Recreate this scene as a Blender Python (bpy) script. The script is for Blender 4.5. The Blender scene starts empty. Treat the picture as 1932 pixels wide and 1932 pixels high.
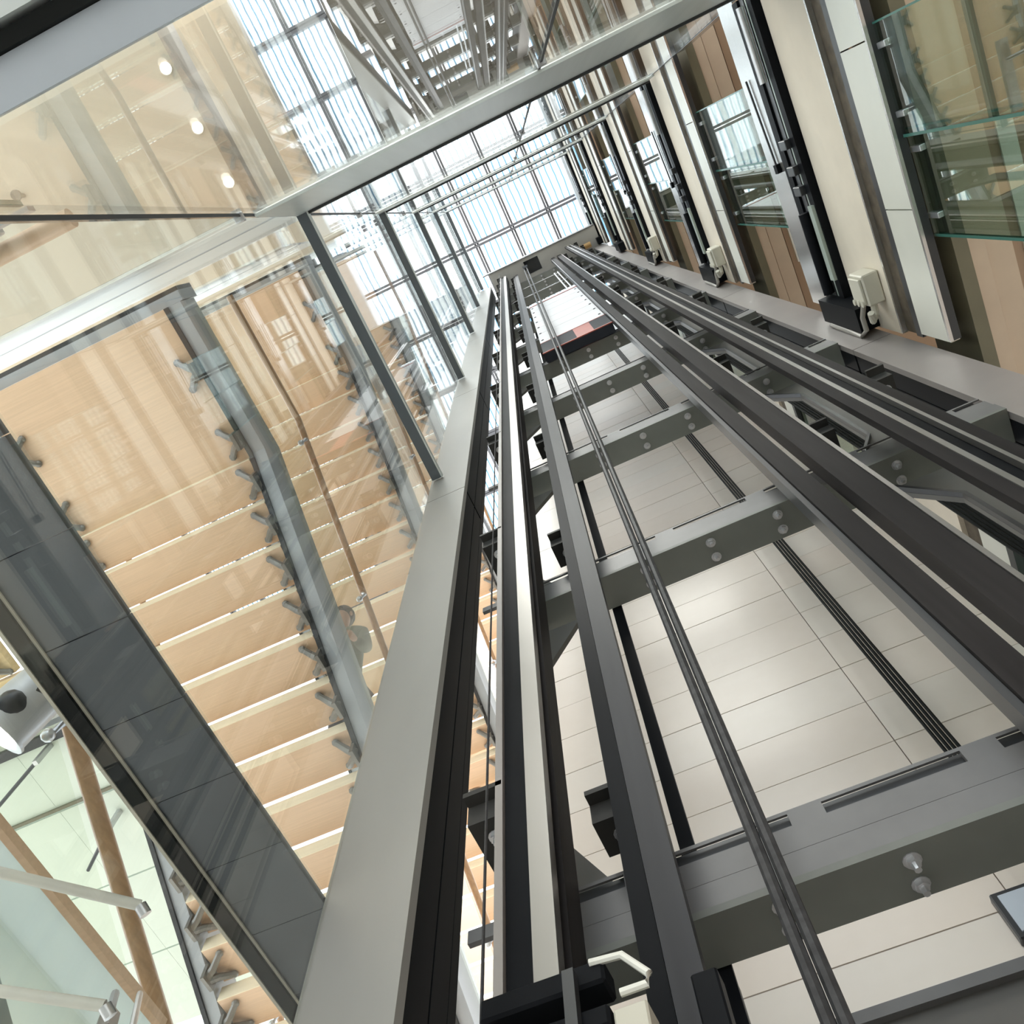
import bpy, bmesh, math, random
from mathutils import Vector, Matrix

random.seed(7)
sc = bpy.context.scene
COL = sc.collection
S = 1.3                       # metres per shaft unit
Z0 = 1.55                     # camera height above the pit floor


def W(a, b, h):
    return Vector((a * S, b * S, h * S + Z0))


# ------------------------------------------------------------------ camera
R = ((0.9089728, 0.4166727, -0.0123384), (-0.3964605, 0.8549771, -0.3344147), (-0.1287924, 0.3088656, 0.9423452))
cam_d = bpy.data.cameras.new('camera')
cam = bpy.data.objects.new('camera', cam_d)
COL.objects.link(cam)
m3 = Matrix(((R[0][0], -R[1][0], -R[2][0]), (R[0][1], -R[1][1], -R[2][1]), (R[0][2], -R[1][2], -R[2][2])))
cam.matrix_world = Matrix.Translation(W(0, 0, 0)) @ m3.to_4x4()
cam_d.sensor_width = 36.0
cam_d.lens = 36.0 * 1596.7 / 1932.0
cam_d.clip_start = 0.02
cam_d.clip_end = 300
sc.camera = cam

# ------------------------------------------------------------------ world, light, exposure
wd = bpy.data.worlds.new('overcast_sky')
sc.world = wd
wd.use_nodes = True
nt = wd.node_tree
bg = nt.nodes['Background']
tc = nt.nodes.new('ShaderNodeTexCoord')
sep = nt.nodes.new('ShaderNodeSeparateXYZ')
rmp = nt.nodes.new('ShaderNodeValToRGB')
nt.links.new(tc.outputs['Generated'], sep.inputs[0])
nt.links.new(sep.outputs['Z'], rmp.inputs[0])
rmp.color_ramp.elements[0].position = 0.0
rmp.color_ramp.elements[0].color = (0.70, 0.76, 0.82, 1)
rmp.color_ramp.elements[1].position = 0.9
rmp.color_ramp.elements[1].color = (0.94, 0.97, 1.0, 1)
nt.links.new(rmp.outputs[0], bg.inputs[0])
bg.inputs[1].default_value = 3.3
sd = bpy.data.lights.new('hazy_sun', 'SUN')
sd.energy = 2.6
sd.angle = math.radians(26)
sd.color = (1.0, 0.95, 0.88)
sd.specular_factor = 0.15
so = bpy.data.objects.new('hazy_sun', sd)
COL.objects.link(so)
so.rotation_euler = Vector((0.16, 0.50, -0.85)).to_track_quat('-Z', 'Y').to_euler()
sc.view_settings.view_transform = 'Standard'
sc.view_settings.look = 'None'
sc.view_settings.exposure = 0.12
sc.view_settings.gamma = 1.0
sc.view_settings.use_curve_mapping = False
cy = sc.cycles
cy.max_bounces = 10
cy.diffuse_bounces = 4
cy.glossy_bounces = 5
cy.transmission_bounces = 4
cy.transparent_max_bounces = 40
cy.sample_clamp_indirect = 6.0
cy.caustics_reflective = False
cy.caustics_refractive = False
cy.blur_glossy = 0.5


# ------------------------------------------------------------------ materials
def new_mat(name):
    m = bpy.data.materials.new(name)
    m.use_nodes = True
    return m, m.node_tree, m.node_tree.nodes['Principled BSDF']


def mat(name, col, rough=0.5, metal=0.0, var=0.06, scale=6.0, stretch=(1, 1, 1), bump=0.0, spec=0.5, rvar=0.0):
    m, t, p = new_mat(name)
    p.inputs['Roughness'].default_value = rough
    p.inputs['Metallic'].default_value = metal
    p.inputs['Specular IOR Level'].default_value = spec
    co = t.nodes.new('ShaderNodeTexCoord')
    mp = t.nodes.new('ShaderNodeMapping')
    mp.inputs['Scale'].default_value = stretch
    nz = t.nodes.new('ShaderNodeTexNoise')
    nz.inputs['Scale'].default_value = scale
    nz.inputs['Detail'].default_value = 3
    r = t.nodes.new('ShaderNodeValToRGB')
    r.color_ramp.elements[0].color = tuple(max(0, c * (1 - var)) for c in col) + (1,)
    r.color_ramp.elements[1].color = tuple(min(1, c * (1 + var)) for c in col) + (1,)
    r.color_ramp.elements[0].position = 0.3
    r.color_ramp.elements[1].position = 0.7
    t.links.new(co.outputs['Object'], mp.inputs[0])
    t.links.new(mp.outputs[0], nz.inputs[0])
    t.links.new(nz.outputs[0], r.inputs[0])
    t.links.new(r.outputs[0], p.inputs['Base Color'])
    if rvar:
        mr = t.nodes.new('ShaderNodeMapRange')
        mr.inputs[3].default_value = max(0.02, rough - rvar)
        mr.inputs[4].default_value = min(1, rough + rvar)
        t.links.new(nz.outputs[0], mr.inputs[0])
        t.links.new(mr.outputs[0], p.inputs['Roughness'])
    if bump:
        b = t.nodes.new('ShaderNodeBump')
        b.inputs['Strength'].default_value = bump
        t.links.new(nz.outputs[0], b.inputs['Height'])
        t.links.new(b.outputs[0], p.inputs['Normal'])
    return m


def emit(name, col, s):
    m, t, p = new_mat(name)
    p.inputs['Base Color'].default_value = col + (1,)
    p.inputs['Emission Color'].default_value = col + (1,)
    p.inputs['Emission Strength'].default_value = s
    return m


def glass(name, tint, ior=1.45, rough=0.0, refl=(1, 1, 1)):
    m = bpy.data.materials.new(name)
    m.use_nodes = True
    t = m.node_tree
    for n in list(t.nodes):
        t.nodes.remove(n)
    out = t.nodes.new('ShaderNodeOutputMaterial')
    mix = t.nodes.new('ShaderNodeMixShader')
    tr = t.nodes.new('ShaderNodeBsdfTransparent')
    gl = t.nodes.new('ShaderNodeBsdfGlossy')
    fr = t.nodes.new('ShaderNodeFresnel')
    ge = t.nodes.new('ShaderNodeNewGeometry')
    mr = t.nodes.new('ShaderNodeMapRange')
    mr.inputs[3].default_value = ior
    mr.inputs[4].default_value = 1.0 / ior
    t.links.new(ge.outputs['Backfacing'], mr.inputs[0])
    t.links.new(mr.outputs[0], fr.inputs['IOR'])
    tr.inputs[0].default_value = tint + (1,)
    gl.inputs[0].default_value = refl + (1,)
    gl.inputs['Roughness'].default_value = rough
    t.links.new(fr.outputs[0], mix.inputs[0])
    t.links.new(tr.outputs[0], mix.inputs[1])
    t.links.new(gl.outputs[0], mix.inputs[2])
    t.links.new(mix.outputs[0], out.inputs[0])
    return m


def skylight_mat():
    m = bpy.data.materials.new('fluted_roof_glazing')
    m.use_nodes = True
    t = m.node_tree
    for n in list(t.nodes):
        t.nodes.remove(n)
    out = t.nodes.new('ShaderNodeOutputMaterial')
    tr = t.nodes.new('ShaderNodeBsdfTransparent')
    co = t.nodes.new('ShaderNodeTexCoord')
    wv = t.nodes.new('ShaderNodeTexWave')
    wv.bands_direction = 'X'
    wv.inputs['Scale'].default_value = 1.7
    wv.inputs['Distortion'].default_value = 1.6
    wv.inputs['Detail'].default_value = 2
    wv.inputs['Detail Scale'].default_value = 0.8
    r = t.nodes.new('ShaderNodeValToRGB')
    e = r.color_ramp.elements
    e[0].position = 0.02
    e[0].color = (0.30, 0.45, 0.54, 1)
    e[1].position = 0.22
    e[1].color = (0.90, 0.92, 0.92, 1)
    t.links.new(co.outputs['Object'], wv.inputs[0])
    t.links.new(wv.outputs[0], r.inputs[0])
    t.links.new(r.outputs[0], tr.inputs[0])
    t.links.new(tr.outputs[0], out.inputs[0])
    return m


M = {}
M['paint'] = mat('grey_paint', (0.15, 0.148, 0.14), 0.45, 0.0, 0.05, spec=0.2)
M['beam'] = mat('beam_grey_paint', (0.165, 0.175, 0.162), 0.45, 0.0, 0.06, spec=0.2)
M['beam_lip'] = mat('galvanised_lip', (0.15, 0.15, 0.152), 0.42, 0.1, 0.08, spec=0.3)
M['column'] = mat('column_grey_paint', (0.33, 0.325, 0.305), 0.42, 0.1, 0.05, 3, (1, 1, 0.3))
M['mauve'] = mat('post_warm_grey_paint', (0.27, 0.25, 0.24), 0.42, 0.1, 0.05, 3)
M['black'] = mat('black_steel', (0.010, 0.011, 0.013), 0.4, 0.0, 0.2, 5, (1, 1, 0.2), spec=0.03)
M['rubber'] = mat('black_rubber', (0.009, 0.011, 0.011), 0.6, spec=0.12)
M['dark'] = mat('dark_steel', (0.045, 0.048, 0.052), 0.35, 0.3, 0.1)
M['rail'] = mat('machined_rail_steel', (0.27, 0.262, 0.25), 0.34, 0.85, 0.06, 1.5, (2, 2, 0.3))
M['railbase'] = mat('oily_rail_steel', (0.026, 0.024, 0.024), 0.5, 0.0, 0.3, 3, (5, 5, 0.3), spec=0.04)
M['railgrey'] = mat('worn_rail_steel', (0.040, 0.041, 0.046), 0.42, 0.0, 0.2, 3, (4, 4, 0.3), spec=0.10)
M['galv'] = mat('galvanised_steel', (0.55, 0.56, 0.58), 0.32, 0.75, 0.12, 9)
M['rope'] = mat('steel_rope', (0.05, 0.05, 0.053), 0.5, 0.0, 0.25, 40, spec=0.15)
M['inox'] = mat('brushed_stainless', (0.62, 0.61, 0.60), 0.26, 0.9, 0.03, 1.2, (3, 0.4, 1.5))
M['ringsteel'] = mat('satin_ring_steel', (0.62, 0.66, 0.65), 0.4, 0.45, 0.04, 3, (6, 1, 0.2))
M['ringblue'] = mat('pale_blue_grey_paint', (0.56, 0.63, 0.72), 0.5, 0.0, 0.03)
M['ringdark'] = mat('slate_grey_paint', (0.085, 0.10, 0.115), 0.42, 0.0, 0.12, 2.5)
M['wood'] = mat('pale_maple', (0.76, 0.54, 0.365), 0.42, 0, 0.06, 4, (0.6, 22, 22))
M['woodedge'] = mat('maple_edge', (0.90, 0.80, 0.60), 0.5, 0, 0.05, 3, (1, 10, 10))
M['woodyel'] = mat('yellow_maple', (0.72, 0.54, 0.30), 0.45, 0, 0.14, 2.2, (1.2, 18, 10))
M['handrail'] = mat('oak_handrail', (0.52, 0.33, 0.19), 0.3, 0, 0.12, 5, (12, 2, 12))
M['stringer'] = mat('stringer_grey_paint', (0.40, 0.43, 0.46), 0.45, 0.0, 0.04)
M['clip'] = mat('dark_clip_steel', (0.045, 0.044, 0.042), 0.5, 0.0, 0.1, spec=0.12)
M['cast'] = mat('cast_steel', (0.20, 0.195, 0.18), 0.36, 0.5, 0.1)
M['cream'] = mat('cream_render', (0.74, 0.67, 0.56), 0.6, 0, 0.03)
M['soffit'] = mat('beige_soffit', (0.73, 0.645, 0.52), 0.38, 0, 0.03, 1.2)
M['white'] = mat('white_lacquer', (0.80, 0.80, 0.74), 0.4, 0, 0.02)
M['fascia'] = mat('white_fascia', (0.70, 0.70, 0.63), 0.32, 0, 0.02)
M['brown'] = mat('rusty_brown_channel', (0.10, 0.08, 0.055), 0.55, 0.2, 0.35, 14, (1, 1, 1), 0.2)
M['lobby'] = mat('lobby_brown_soffit', (0.36, 0.255, 0.175), 0.4, 0, 0.05, 2)
M['lobbypale'] = mat('lobby_tan_trim', (0.58, 0.47, 0.36), 0.4, 0, 0.04)
M['olive'] = mat('olive_trim', (0.16, 0.15, 0.10), 0.4, 0, 0.06)
M['greenplate'] = mat('pale_green_cover', (0.34, 0.40, 0.36), 0.45, 0.1, 0.05)
M['boxgrey'] = mat('ivory_plastic', (0.55, 0.53, 0.45), 0.5, 0, 0.03)
M['cable'] = mat('grey_cable_sheath', (0.32, 0.30, 0.27), 0.5)
M['cwwhite'] = mat('white_counterweight_plate', (0.60, 0.60, 0.62), 0.45, 0.0, 0.04, 2)
M['red'] = mat('signal_red', (0.34, 0.07, 0.045), 0.5, 0, 0.1)
M['hazblack'] = mat('hazard_black', (0.022, 0.025, 0.032), 0.6, 0, 0.1, spec=0.1)
M['amber'] = mat('amber_motor_paint', (0.40, 0.24, 0.09), 0.4)
M['mint'] = mat('mint_ceiling_panel', (0.66, 0.74, 0.66), 0.45, 0, 0.03, 1.5)
M['frost'] = mat('pale_blue_panel', (0.74, 0.82, 0.84), 0.35, 0, 0.03, 1.0)
M['roofdark'] = mat('dark_roof_soffit', (0.13, 0.115, 0.09), 0.6, 0, 0.08)
M['floor'] = mat('pale_stone_floor', (0.66, 0.63, 0.58), 0.45, 0, 0.05, 2)
M['skin'] = mat('skin', (0.50, 0.30, 0.21), 0.5)
M['hair'] = mat('dark_hair', (0.035, 0.028, 0.022), 0.5)
M['shirt'] = mat('sage_shirt', (0.15, 0.155, 0.115), 0.8, 0, 0.1, 12)
M['trouser'] = mat('dark_trousers', (0.06, 0.06, 0.07), 0.8)
M['shoe'] = mat('pale_shoes', (0.7, 0.7, 0.7), 0.6)
M['glass'] = glass('clear_shaft_glass', (0.96, 0.975, 0.965), 1.47)
M['doorglass'] = glass('green_door_glass', (0.66, 0.78, 0.73), 2.0)
M['glassedge'] = mat('green_glass_edge', (0.05, 0.16, 0.13), 0.2, 0, 0.05)
M['balglass'] = glass('grey_green_balustrade_glass', (0.955, 0.965, 0.94), 1.2)
M['seal'] = mat('dark_joint_seal', (0.03, 0.033, 0.036), 0.5)
M['sky'] = skylight_mat()
M['bar'] = mat('glazing_bar_grey', (0.14, 0.145, 0.16), 0.45)
M['barpale'] = mat('pale_blue_roof_beam', (0.50, 0.58, 0.64), 0.45)
M['lamp'] = emit('lamp_face', (1.0, 0.93, 0.85), 14.0)
M['lampbody'] = mat('pale_grey_lamp_body', (0.56, 0.58, 0.61), 0.35, 0.2, 0.03)


def tile_mat():
    m, t, p = new_mat('polished_limestone_tile')
    p.inputs['Roughness'].default_value = 0.3
    p.inputs['Specular IOR Level'].default_value = 0.5
    co = t.nodes.new('ShaderNodeTexCoord')
    nz = t.nodes.new('ShaderNodeTexNoise')
    nz.inputs['Scale'].default_value = 9
    nz.inputs['Detail'].default_value = 6
    oi = t.nodes.new('ShaderNodeObjectInfo')
    r = t.nodes.new('ShaderNodeValToRGB')
    r.color_ramp.elements[0].color = (0.80, 0.745, 0.675, 1)
    r.color_ramp.elements[1].color = (0.85, 0.80, 0.735, 1)
    r2 = t.nodes.new('ShaderNodeValToRGB')
    r2.color_ramp.elements[0].color = (0.97, 0.97, 0.97, 1)
    r2.color_ramp.elements[1].color = (1.0, 0.955, 0.93, 1)
    mx = t.nodes.new('ShaderNodeMixRGB')
    mx.blend_type = 'MULTIPLY'
    mx.inputs[0].default_value = 1
    t.links.new(co.outputs['Object'], nz.inputs[0])
    t.links.new(nz.outputs[0], r.inputs[0])
    t.links.new(oi.outputs['Random'], r2.inputs[0])
    t.links.new(r.outputs[0], mx.inputs[1])
    t.links.new(r2.outputs[0], mx.inputs[2])
    t.links.new(mx.outputs[0], p.inputs['Base Color'])
    return m


M['tile'] = tile_mat()


def frosted():
    m, t, p = new_mat('frosted_glass_panel')
    out = [n for n in t.nodes if n.type == 'OUTPUT_MATERIAL'][0]
    p.inputs['Base Color'].default_value = (0.80, 0.88, 0.88, 1)
    p.inputs['Roughness'].default_value = 0.3
    tl = t.nodes.new('ShaderNodeBsdfTranslucent')
    tl.inputs[0].default_value = (0.90, 0.97, 0.97, 1)
    mx = t.nodes.new('ShaderNodeMixShader')
    mx.inputs[0].default_value = 0.7
    t.links.new(p.outputs[0], mx.inputs[1])
    t.links.new(tl.outputs[0], mx.inputs[2])
    t.links.new(mx.outputs[0], out.inputs[0])
    return m


M['frostglass'] = frosted()


# ------------------------------------------------------------------ builders
ROOT = {}


def origin_of(o):
    return ROOT.get(o.name, Vector((0, 0, 0)))


class MB:
    def __init__(self):
        self.bm = bmesh.new()

    def hexa(self, c):
        v = [self.bm.verts.new(p) for p in c]
        for f in ((0, 3, 2, 1), (4, 5, 6, 7), (0, 1, 5, 4), (1, 2, 6, 5), (2, 3, 7, 6), (3, 0, 4, 7)):
            self.bm.faces.new([v[i] for i in f])
        return self

    def box(self, a0, a1, b0, b1, h0, h1):
        return self.hexa([W(a0, b0, h0), W(a1, b0, h0), W(a1, b1, h0), W(a0, b1, h0),
                          W(a0, b0, h1), W(a1, b0, h1), W(a1, b1, h1), W(a0, b1, h1)])

    def prism(self, pts, axis, t0, t1):
        """outline pts (pairs) extruded along axis 'a', 'b' or 'h' (units)"""
        def P(u, v, t):
            return W(t, u, v) if axis == 'a' else W(u, t, v) if axis == 'b' else W(u, v, t)
        lo = [self.bm.verts.new(P(u, v, t0)) for u, v in pts]
        hi = [self.bm.verts.new(P(u, v, t1)) for u, v in pts]
        n = len(pts)
        self.bm.faces.new(lo[::-1])
        self.bm.faces.new(hi)
        for i in range(n):
            self.bm.faces.new([lo[i], lo[(i + 1) % n], hi[(i + 1) % n], hi[i]])
        return self

    def tube(self, pts, r, n=10, r2=None, cap=True):
        """tube through unit points, radius in units"""
        P = [W(*p) for p in pts]
        rings = []
        up = Vector((0.13, 0.21, 1)).normalized()
        for i, p in enumerate(P):
            d = (P[min(i + 1, len(P) - 1)] - P[max(i - 1, 0)]).normalized()
            x = d.cross(up)
            if x.length < 0.05:
                x = d.cross(Vector((1, 0, 0)))
            x.normalize()
            y = d.cross(x)
            k = i / max(1, len(P) - 1)
            rr = (r if r2 is None else r + (r2 - r) * k) * S
            rings.append([self.bm.verts.new(p + (x * math.cos(2 * math.pi * j / n) + y * math.sin(2 * math.pi * j / n)) * rr) for j in range(n)])
        for i in range(len(rings) - 1):
            for j in range(n):
                self.bm.faces.new([rings[i][j], rings[i][(j + 1) % n], rings[i + 1][(j + 1) % n], rings[i + 1][j]])
        if cap:
            self.bm.faces.new(rings[0][::-1])
            self.bm.faces.new(rings[-1])
        return self

    def ball(self, c, r, u=12, v=8, sc3=(1, 1, 1)):
        mtx = Matrix.Translation(W(*c)) @ Matrix.Diagonal((sc3[0], sc3[1], sc3[2], 1))
        bmesh.ops.create_uvsphere(self.bm, u_segments=u, v_segments=v, radius=r * S, matrix=mtx)
        return self

    def mesh(self, name, m, org, smooth=False, bevel=0.0):
        bmesh.ops.recalc_face_normals(self.bm, faces=self.bm.faces)
        if bevel:
            bmesh.ops.bevel(self.bm, geom=self.bm.edges[:], offset=bevel, segments=1, affect='EDGES')
        for v in self.bm.verts:
            v.co -= org
        me = bpy.data.meshes.new(name)
        self.bm.to_mesh(me)
        self.bm.free()
        me.materials.append(m)
        if smooth:
            for p in me.polygons:
                p.use_smooth = True
            try:
                me.set_sharp_from_angle(angle=math.radians(40))
            except Exception:
                pass
        return me

    def build(self, name, m, parent=None, at=None, smooth=False, bevel=0.0):
        if parent is not None:
            org = origin_of(parent)
        else:
            if at is None:
                n = max(1, len(self.bm.verts))
                c = sum((v.co for v in self.bm.verts), Vector()) / n
                c.z = min(v.co.z for v in self.bm.verts)
                org = c
            else:
                org = W(*at)
        me = self.mesh(name, m, org, smooth, bevel)
        o = bpy.data.objects.new(name, me)
        COL.objects.link(o)
        if parent is not None:
            o.parent = parent
        else:
            o.location = org
        ROOT[o.name] = org
        return o


def tag(o, label=None, cat=None, group=None, kind=None):
    if label:
        o['label'] = label
    if cat:
        o['category'] = cat
    if group:
        o['group'] = group
    if kind:
        o['kind'] = kind
    return o


def thing(name, at, label=None, cat=None, group=None, kind=None):
    o = bpy.data.objects.new(name, None)
    COL.objects.link(o)
    o.empty_display_size = 0.2
    o.location = W(*at)
    ROOT[o.name] = W(*at)
    return tag(o, label, cat, group, kind)


def put(name, me, parent, at, rot=(0, 0, 0), scale=None):
    """a part that shares mesh data, standing at unit point `at` under its thing"""
    o = bpy.data.objects.new(name, me)
    COL.objects.link(o)
    o.parent = parent
    o.location = W(*at) - origin_of(parent)
    o.rotation_euler = rot
    if scale:
        o.scale = scale
    ROOT[o.name] = origin_of(parent)
    return o


def copy_tree(o, parent=None):
    c = o.copy()
    COL.objects.link(c)
    if parent is not None:
        c.parent = parent
    for ch in list(o.children):
        copy_tree(ch, c)
    return c


L = [1.535 + 3.12 * k for k in range(6)]       # levels of the floors
ORD = ['lowest', 'second', 'third', 'fourth', 'fifth', 'sixth', 'seventh', 'eighth', 'ninth', 'tenth', 'eleventh', 'twelfth', 'thirteenth']
XL, XR, YF = -0.985, 1.55, -0.444

# ------------------------------------------------------------------ structure
tag(MB().box(-26, 26, -26, 26, -1.45, -1.2).build('floor', M['floor']), kind='structure')

# stone wall behind the lift frame, tile by tile
wall = thing('wall_back', (0.4, 2.6, -1.2), kind='structure')
MB().box(-0.98, 1.6, 2.63, 2.78, -1.2, 19.8).build('backing', M['cream'], wall)
th = 0.3005
cols = ((-0.98, 0.625), (0.625, 1.6))
tile_me = []
for a0, a1 in cols:
    tile_me.append(MB().box(a0 + 0.0022, a1 - 0.0022, 2.6, 2.632, 0.0022, th - 0.0022).mesh('tile', M['tile'], W(0, 2.6, 0)))
h = 0.62 - 6 * th
while h < 19.5:
    for me in tile_me:
        put('tile', me, wall, (0, 2.6 + random.choice((0, 0, 0.0012)), h))
    h += th

# roof
roof = tag(MB().box(-1.66, 9, -5.2, -2.25, 19.9, 20.3).build('ceiling', M['roofdark']), kind='structure')

# skylight
skyw = thing('window_1', (0, 0, 20.0), kind='structure')
HS, DA, DB = 20.0, 0.88, 1.35
pane_me = MB().box(0.03, DA - 0.03, 0.03, DB - 0.03, 0, 0.02).mesh('pane', M['sky'], W(0, 0, 0))
na0, na1 = -11, 9
for i in range(na0, na1):
    a = -0.79 + DA * i
    for j in range(-5, 5):
        b = 0.40 + DB * j
        if b < -2.3 and a > -1.8:
            continue
        put('pane', pane_me, skyw, (a, b, HS))
for i in range(na0, na1 + 1):
    a = -0.79 + DA * i
    b0 = -6.35 if a < -1.5 else -2.24
    MB().box(a - 0.052, a - 0.008, b0, 7.15, HS - 0.09, HS + 0.06).box(a + 0.008, a + 0.052, b0, 7.15, HS - 0.05, HS + 0.06).build('glazing_bar', M['bar'], skyw)
for j in range(-5, 6):
    b = 0.40 + DB * j
    a1 = -1.67 if b < -2.3 else -0.79 + DA * na1
    MB().box(-0.79 + DA * na0, a1, b - 0.065, b - 0.012, HS - 0.14, HS + 0.05).box(-0.79 + DA * na0, a1, b + 0.012, b + 0.065, HS - 0.14, HS + 0.05).build('crossbar', M['bar'], skyw)
rb = MB().box(1.62, 1.86, -2.3, 7.0, HS - 0.45, HS - 0.12).build('roof_beam', M['barpale'])
tag(rb, 'pale blue steel roof beam running under the striped skylight beside the lift doors', 'roof beam')

# floor slabs on the stair side, each with a bright edge strip
for k in range(1, 4):
    z = L[k]
    sl = thing('ceiling', (-4, -3, z), kind='structure')
    xe = -1.16 if k == 1 else -1.85
    MB().box(-6.6, xe, -6.5, -0.546, z - 0.04, z + 0.2).build('soffit', M['soffit'], sl)
    MB().box(-6.6, xe, -0.545, -0.53, z - 0.04, z + 0.62).build('edge_fascia', M['white'], sl)
    MB().box(-6.6, xe, -0.545, -0.532, z + 0.62, z + 0.70).build('shadow_gap', M['stringer'], sl)
    MB().box(-6.6, xe, -0.545, -0.53, z + 0.70, z + 1.55).build('edge_fascia', M['white'], sl)
    MB().box(-3.1, -1.72, -0.383, -0.36, z - 0.01, z + 0.2).build('shadow_gap', M['dark'], sl)
    MB().box(-3.1, -1.72, -0.36, -0.305, z - 0.02, z + 0.2).build('edge_angle', M['stringer'], sl)
# slab in front of the shaft at the nearest level, outside the front glass
tag(MB().box(-6.6, 1.6, -6.5, -0.585, L[0] - 0.02, L[0] + 0.2).build('ceiling', M['frost']), kind='structure')
# mint panelled ceiling and pale slab on the far left
mc = thing('ceiling', (-4.2, 2.5, 4.57), kind='structure')
pm = MB().box(0.006, 0.984, 0.006, 0.634, 0, 0.04).mesh('ceiling_panel', M['mint'], W(0, 0, 0))
for i, a in enumerate((-6.12, -5.14, -4.16, -4.16 + 0.98)):
    for j in range(4):
        if a > -3.3:
            continue
        put('ceiling_panel', pm, mc, (a, 1.70 + 0.64 * j - (0.2 if j == 0 else 0.2), 4.57))
MB().box(-6.1, -3.15, 1.6, 1.66, 4.53, 4.6).build('slot_trim', M['dark'], mc)
MB().box(-6.1, -3.15, 2.105, 2.125, 4.55, 4.6).build('slot_trim', M['olive'], mc)
ps = thing('ceiling', (-3.4, 1.6, L[0]), kind='structure')
MB().box(-4.6, -1.545, 0.58, 1.35, L[0], L[0] + 0.012).build('soffit', M['frostglass'], ps)
MB().box(-1.545, -1.525, 0.58, 1.35, L[0] - 0.012, L[0] + 0.012).build('wood_edge', M['wood'], ps)

# ------------------------------------------------------------------ glass walls of the shaft
names = ('window_2', 'window_3')
wf = thing('window_2', (0, YF, -1.2), kind='structure')
wl = thing('window_3', (XL, 0.4, -1.2), kind='structure')
SPL = 0.372                                     # joint in the front glass
for k in range(-1, 5):
    h0 = -1.2 if k < 0 else L[k] + 0.06
    hf = 1.43 if k == 0 else h0
    h1 = L[k + 1] - 0.012
    for a0, a1 in ((XL + 0.004, SPL - 0.006), (SPL + 0.006, XR - 0.019)):
        if k < 0:
            continue
        MB().box(a0, a1, YF, YF + 0.012, hf, h1).build('pane', M['glass'], wf)
    if k >= 0:
        MB().box(SPL - 0.006, SPL + 0.006, YF - 0.002, YF + 0.014, h0, h1).build('joint_seal', M['seal'], wf)
    if k >= 0:
        MB().box(XR - 0.018, XR - 0.009, YF - 0.004, YF + 0.014, hf, h1).build('joint_seal', M['seal'], wf)
    MB().box(XL, XL + 0.012, YF + 0.02, 1.165, h0 if k < 0 else L[k] - 0.010, h1).build('pane', M['glass'], wl)
    MB().box(XL - 0.004, XL + 0.012, YF + 0.005, YF + 0.018, h0 if k < 0 else L[k] - 0.010, h1).build('joint_seal', M['seal'], wl)
for k in range(0, 5):
    for w_, a, b in ((wf, SPL, YF), (wl, XL, YF + 0.012)):
        for dz in ((-0.97,) if k else ()):
            MB().box(a - 0.02, a + 0.02, b - 0.012, b + 0.026, L[k] + dz - 0.014, L[k] + dz + 0.014).build('glass_clamp', M['galv'], w_, bevel=0.004)

# ring beams
for k in range(6):
    z = L[k]
    if k == 0:
        lab = 'nearest steel floor ring, pale blue front beam and slate grey left beam'
        mf, ml = M['ringblue'], M['ringdark']
    else:
        lab = ['', 'first satin steel floor ring above the nearest one, around the glass shaft',
               'second satin steel floor ring up the glass shaft', 'third satin steel floor ring up the glass shaft',
               'fourth satin steel floor ring up the glass shaft', 'topmost thin steel ring just under the skylight'][k]
        mf, ml = M['ringsteel'], M['ringdark']
    rg = thing('ring_beam', (0, 0, z), lab, 'steel beam', 'floor ring beams of the glass shaft')
    if k == 0:
        MB().box(-1.2, XR - 0.005, -0.548, -0.478, z, z + 0.012).build('front_beam', mf, rg)
        MB().box(-1.2, XR - 0.005, -0.575, -0.549, z - 0.012, z + 0.16).build('outer_gasket', M['rubber'], rg)
        MB().box(-1.236, -1.202, -0.545, 1.75, z - 0.012, z + 0.16).build('outer_gasket', M['rubber'], rg)
        b = -0.44
        while b < 1.7:
            b2 = min(b + 0.205, 1.75)
            MB().box(-1.2, -1.0, b + 0.002, b2, z + random.uniform(0, 0.002), z + 0.02).build('soffit_plate', ml, rg)
            b = b2
        MB().box(-1.245, -1.237, -0.4, 1.75, z - 0.014, z + 0.1).build('gasket_bead', M['boxgrey'], rg)
        MB().box(-1.2015, -1.195, -0.4, 1.75, z - 0.005, z - 0.001).build('gasket_bead', M['boxgrey'], rg)
        for a in (-0.93, -0.79):
            MB().tube([(a, -0.51, z - 0.006), (a, -0.51, z - 0.001)], 0.006, 10).build('screw', M['ringdark'], rg)
    else:
        MB().box(-0.965, XR - 0.005, -0.43, -0.418, z - (0.80 if k == 1 else 0.24), z - 0.004).build('front_beam', M['ringsteel'], rg)
        MB().box(-0.97, XR - 0.005, -0.43, -0.405, z, z + 0.03).build('seal_strip', M['seal'], rg)
        MB().box(-0.972, -0.915, -0.42, 1.16, z - 0.006, z + 0.05).build('left_mullion', M['ringdark'], rg)
        MB().box(-0.914, -0.906, -0.42, 1.16, z - 0.008, z + 0.03).build('mullion_edge', M['ringsteel'], rg)

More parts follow.
